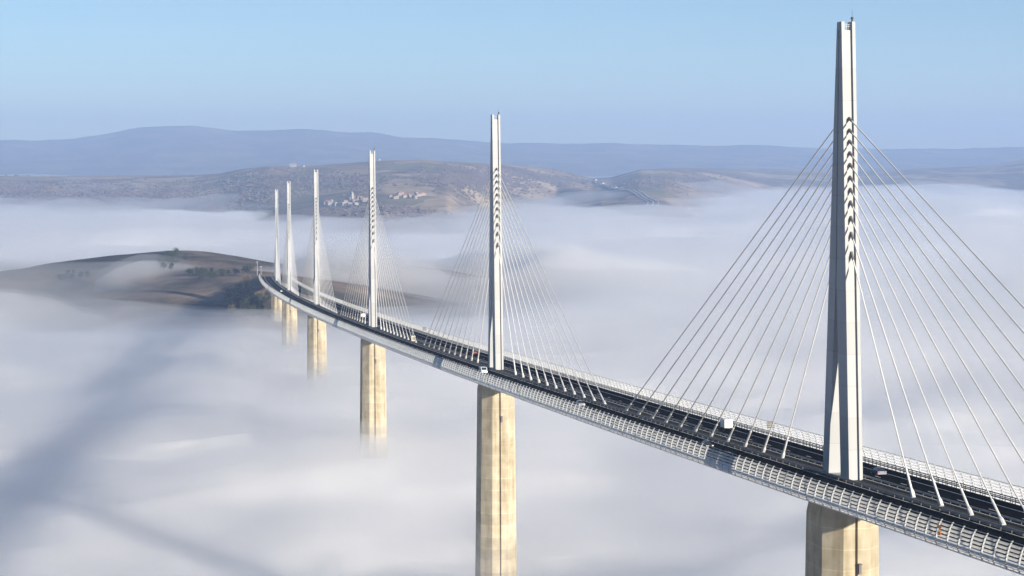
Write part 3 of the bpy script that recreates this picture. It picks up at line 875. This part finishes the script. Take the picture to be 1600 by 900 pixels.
def on_deck(px, py, h=0.0):
    best = None
    r = ray(px, py)
    lo, hi = 100.0, 4000.0
    f = lambda k: (CAM.z + r.z * k) - (h - SL * (R * math.asin((CAM.y + r.y * k) / R)))
    for _ in range(60):
        m_ = (lo + hi) / 2
        if f(m_) > 0: lo = m_
        else: hi = m_
    x, y = CAM.x + r.x * lo, CAM.y + r.y * lo
    s = R * math.atan2(y, R - x)
    return s, R - math.hypot(R - x, y)
def put(o, s, u, back=False):
    o.location = brp(s, u, .01); o.rotation_euler = (-math.atan(SL) * (-1 if back else 1), 0, heading(s) + (math.pi if back else 0))
VEH = [(make_truck, ('white box truck with a dark blue cab driving away on the right carriageway',), 1137, 671, False, None),
       (make_car, (M['navy'], 'dark blue car on the right carriageway just past the nearest pylon'), 1372, 742, False, None),
       (make_car, (M['redcar'], 'small red car on the right carriageway beside the second pylon'), 748, 553, False, None),
       (make_car, (M['white'], 'white van on the right carriageway just beyond the third pylon', True), 567, 496, False, None),
       (make_car, (M['white'], 'white van on the left carriageway showing over the wind screen at the second pylon', True), 755, 578, True, -8.4),
       (make_car, (M['silver'], 'silver car behind the left wind screen midway between the two nearest pylons'), 907, 630, True, -8.4),
       (make_car, (M['black'], 'black car behind the left wind screen at the blue pylon shadow'), 1105, 693, True, -8.4),
       (make_car, (M['white'], 'white car on the left carriageway near the last pylons'), 440, 456, True, None),
       (make_car, (M['silver'], 'pale car far off where the viaduct meets the hill'), 416, 425, True, None)]
for fn, args, px, py, back, fixu in VEH:
    s, u = on_deck(px, py)
    if fixu is not None:
        best = min(((abs((lambda q: 800 + F * ((q - CAM).dot(rgt)) / ((q - CAM).dot(fwd)))(brp(t, fixu, 1.0)) - px), t) for t in np.arange(-100, 900, 1.0)))
        s, u = best[1], fixu
    lim = (3.9, 8.7) if not back else (-8.7, -3.9)
    u = min(max(u, lim[0]), lim[1])
    vo_ = fn(*args); put(vo_, s, u, back)
    if fn is make_truck: vo_.scale = (.76, .55, .72)
tk = [o for o in bpy.data.objects if o.name == 'truck'][0]
for px, py, k, lab in ((931, 283.5, 40, 'tiny white truck at the top of the far motorway bend'), (942, 289, 70, 'tiny white truck second from the top on the far motorway'), (962, 296.5, 78, 'tiny white truck on the far motorway nearest the fog')):
    p = on_ground(px, py, 4000, 13000)
    if p: copy_thing(tk, (p.x, p.y, p.z + 3), 1.2, 1.2, lab)
mk = empty('warning_panel'); tag(mk, 'small orange warning panel hanging on the left wind screen at lower right', 'warning panel')
q = MB()
for z in (1.0, 2.0): q.box((0, 0, z), (.08, 1.3, .55))
q.build('panel', M['orange'], mk)
q = MB()
for y in (-.5, .5): q.tube((.06, y, .6), (.06, y, 2.6), .03)
q.build('strap', M['dark'], mk)
mk.location = brp(-84.5, -16.35, 0); mk.rotation_euler = (0, 0, heading(-84))
# signs seen from behind, on posts by the right fence
def make_sign(label, w=1.7, h=1.5):
    r = empty('road_sign'); tag(r, label, 'sign')
    q = MB(); q.box((0, 0, 3.0), (w, .08, h)); pn = q.build('panel', M['signback'], r)
    q = MB()
    for z in (2.6, 3.0, 3.4): q.box((0, -.07, z), (w * .96, .06, .12))
    q.build('bracing', M['rail'], pn)
    for x in (-.4, .4):
        q = MB(); q.tube((x, -.14, 0), (x, -.14, 3.6), .05); q.build('post', M['rail'], r)
    return r
for lab, px, py in (('dark road sign panel by the right wind screen just left of the nearest pylon', 1211, 684),
                    ('dark square road sign by the right wind screen between the second and third pylons', 660, 524)):
    s, u = on_deck(px, py); sg = make_sign(lab); put(sg, s, 12.3)
s, u = on_deck(657, 533)
cb = empty('cabinet'); tag(cb, 'cream equipment cabinet on the median between the second and third pylons', 'cabinet')
q = MB(); q.loft([[(-.8, -.8, 0), (.8, -.8, 0), (.8, .8, 0), (-.8, .8, 0)], [(-.8, -.8, 2.1), (.8, -.8, 2.1), (.8, .8, 2.1), (-.8, .8, 2.1)]]); q.build('casing', M['cream'], cb)
q = MB(); q.box((0, -.81, 1.05), (1.1, .04, 1.7)); dr = q.build('door', M['stone'], cb)
q = MB(); q.box((.4, -.86, 1.05), (.08, .08, .3)); q.build('handle', M['dark'], dr)
q = MB(); q.box((0, 0, 2.16), (1.8, 1.8, .11)); q.build('roof', M['cream'], cb)
put(cb, s, 0.0); cb.location.z += .11
mp_ = empty('camera_mast'); tag(mp_, 'thin grey mast rising beside the cream cabinet on the median', 'mast')
q = MB(); q.tube((0, 0, 0), (0, 0, 6.5), .12, .07); q.build('pole', M['rail'], mp_)
q = MB(); q.box((.0, .2, 6.4), (.35, .8, .3)); q.build('camera_head', M['rail'], mp_)
put(mp_, s + 3, 0.0); mp_.location.z += .11
# masts at the bridge end
for lab, px, py, hh in (('tall pale mast at the bridge end beside the dark tree', 402, 430, 14), ('short pale mast nearest the end of the wind screen', 408, 430, 9)):
    p = on_ground(px, py, 1700, 3200)
    if p:
        t = empty('mast', p); tag(t, lab, 'mast'); q = MB(); q.tube((0, 0, -1), (0, 0, hh), .35, .2); q.build('pole', M['post'], t)
        q = MB(); q.box((0, 0, hh - .4), (2.2, .7, .6)); q.build('lamp_head', M['post'], t)

# ------------------------------------------------------------------ fog
def bump(x, y, cx, cy, rx, ry):
    return np.exp(-(((x - cx) / rx) ** 2 + ((y - cy) / ry) ** 2))
def fog_level(x, y):
    L = -78.5 + 0 * x
    L = L - 9.0 * (1 - sstep(420, 900, y))                       # lower in the near valley
    L = L - 34 * bump(x, y, 75, 1760, 190, 230)                  # clear pocket at the last piers
    L = L + 2 * sstep(3500, 7000, y) + 15 * sstep(2600, 4600, y) * fbm(x, y, 1100, 3, 301)
    return L
def fog_und(x, y, seed):
    wx, wy = x + 60 * fbm(x, y, 400, 2, seed + 7), y + 60 * fbm(x, y, 400, 2, seed + 8)
    ca, sa = math.cos(.5), math.sin(.5)
    u, v = wx * ca + wy * sa, -wx * sa + wy * ca
    big = fbm(wx, wy, 640, 3, seed, .5)
    # rounded billows with creases between them, drawn out across the valley
    sab = lambda n: np.sqrt(n * n + .02)
    puff = 1 - 2 * sab(vnoise(u / 330, v / 190, seed + 40)) + .55 * (1 - 2 * sab(vnoise(u / 150 + 5, v / 105, seed + 41))) + .28 * (1 - 2 * sab(vnoise(u / 72, v / 58 + 9, seed + 42)))
    fine = fbm(wx, wy, 60, 3, seed + 60)
    return big * 8.0 + (puff - .3) * 6.5 + fine * 1.2
dense = np.radians(np.arange(-24, 24.001, .1))
angs = dense
rs = np.concatenate([[40, 200], np.geomspace(420, 14000, 470)])
X, Y = polar_grid(rs, angs)
Lv = fog_level(X, Y)
rr = np.hypot(X - CAM.x, Y - CAM.y)
core = Lv - 10 + .92 * fog_und(X, Y, 5) + 2.2 * fbm(X, Y, 105, 5, 77)
def closed_grid(top, bottom):
    nr, na = top.shape
    V = np.concatenate([np.stack([X, Y, top], -1).reshape(-1, 3), np.stack([X, Y, bottom], -1).reshape(-1, 3)])
    f = grid_faces(nr, na); n = nr * na
    fb = f[:, ::-1] + n
    sides = []
    def edge(idx):
        idx = np.asarray(idx); a, b = idx[:-1], idx[1:]
        return np.stack([a, a + n, b + n, b], 1)
    sides += [edge(np.arange(na)), edge(np.arange((nr - 1) * na, nr * na))[:, ::-1], edge(np.arange(nr) * na)[:, ::-1], edge(np.arange(nr) * na + na - 1)]
    return V, np.concatenate([f, fb] + sides)
rag = 1 + .9 * fbm(X, Y, 150, 4, 211)
veil_top = Lv + 33 * rag * bump(X, Y, -360, 1970, 440, 240) + 24 * rag * bump(X, Y, 330, 2130, 230, 220) + -2.0 + 1.18 * fog_und(X, Y, 5) + 7.0 * fbm(X, Y, 105, 5, 77) + 2.0 * np.abs(fbm(X, Y, 45, 3, 78))
core = np.minimum(core, veil_top - 5.0)
V, Fq = closed_grid(core, core - 60)
fog = np_mesh('fog_sea', V, Fq, M['fog'])
tag(fog, 'pale rolling sea of fog filling the valley under the viaduct', kind='stuff')
V, Fq = closed_grid(veil_top, np.minimum(core, veil_top) - 45)
veil = np_mesh('fog_veil', V, Fq, M['veil'])
tag(veil, 'thin soft upper layer of the valley fog', kind='stuff')
mist_top = veil_top + 4.5 + 2.5 * fbm(X, Y, 70, 4, 131) + 2 * bump(X, Y, -360, 1970, 440, 240)
V, Fq = closed_grid(mist_top, np.minimum(core, veil_top) - 42)
mist = np_mesh('fog_mist', V, Fq, M['mist'])
tag(mist, 'loose mist hanging just above the fog surface', kind='stuff')
wisp_top = Lv + 20 + (9 + 26 * sstep(3000, 6000, rr)) * fbm(X, Y, 420, 4, 91) + 16 * bump(X, Y, -260, 1980, 420, 260)
V, Fq = closed_grid(wisp_top, np.minimum(core, wisp_top) - 40)
wisp = np_mesh('fog_wisps', V, Fq, M['wisp'])
tag(wisp, 'faint drifting mist above the fog', kind='stuff')

HZ = 23500.0
hb = MB(); hb.box((CAM.x, CAM.y, 130), (2 * HZ, 2 * HZ, 800)); haze = hb.build('haze', M['haze'])
tag(haze, 'blue winter haze over the valley', kind='stuff')

# ------------------------------------------------------------------ world and sun
world = bpy.data.worlds.new('World'); scene.world = world; world.use_nodes = True
nt = world.node_tree; nt.nodes.clear()
wo = nt.nodes.new('ShaderNodeOutputWorld'); bg = nt.nodes.new('ShaderNodeBackground')
sky = nt.nodes.new('ShaderNodeTexSky'); sky.sky_type = 'NISHITA'; sky.sun_disc = False
EL, AZ = math.radians(13.0), math.radians(180 - 29.5)      # azimuth clockwise from +y
sky.sun_elevation = EL; sky.sun_rotation = AZ
sky.altitude = 600; sky.air_density = 1.0; sky.dust_density = 0.25; sky.ozone_density = 3.2
bg.inputs['Strength'].default_value = .050
wt = nt.nodes.new('ShaderNodeTexCoord'); wm = nt.nodes.new('ShaderNodeMapping')
wm.inputs['Scale'].default_value = (1, 1, 1.5); wm.inputs['Location'].default_value = (0, 0, .0)
nt.links.new(wt.outputs['Generated'], wm.inputs['Vector']); nt.links.new(wm.outputs[0], sky.inputs['Vector'])
nt.links.new(sky.outputs[0], bg.inputs['Color']); nt.links.new(bg.outputs[0], wo.inputs['Surface'])
sd = bpy.data.lights.new('sun', 'SUN'); sd.energy = 4.5; sd.angle = math.radians(.53); sd.color = (1.0, .90, .74)
so = bpy.data.objects.new('sun', sd); link(so)
to_sun = Vector((math.sin(AZ) * math.cos(EL), math.cos(AZ) * math.cos(EL), math.sin(EL)))
so.rotation_euler = to_sun.to_track_quat('Z', 'Y').to_euler()
so.location = (300, -600, 400)

# ------------------------------------------------------------------ render settings
vs = scene.view_settings
vs.view_transform = 'Standard'; vs.look = 'None'; vs.gamma = 1; vs.use_curve_mapping = False; vs.exposure = 1.50
scene.render.engine = 'CYCLES'
cy = scene.cycles
cy.use_denoising = True
cy.max_bounces = 8; cy.diffuse_bounces = 3; cy.glossy_bounces = 2; cy.transmission_bounces = 4; cy.transparent_max_bounces = 16
cy.volume_bounces = 5
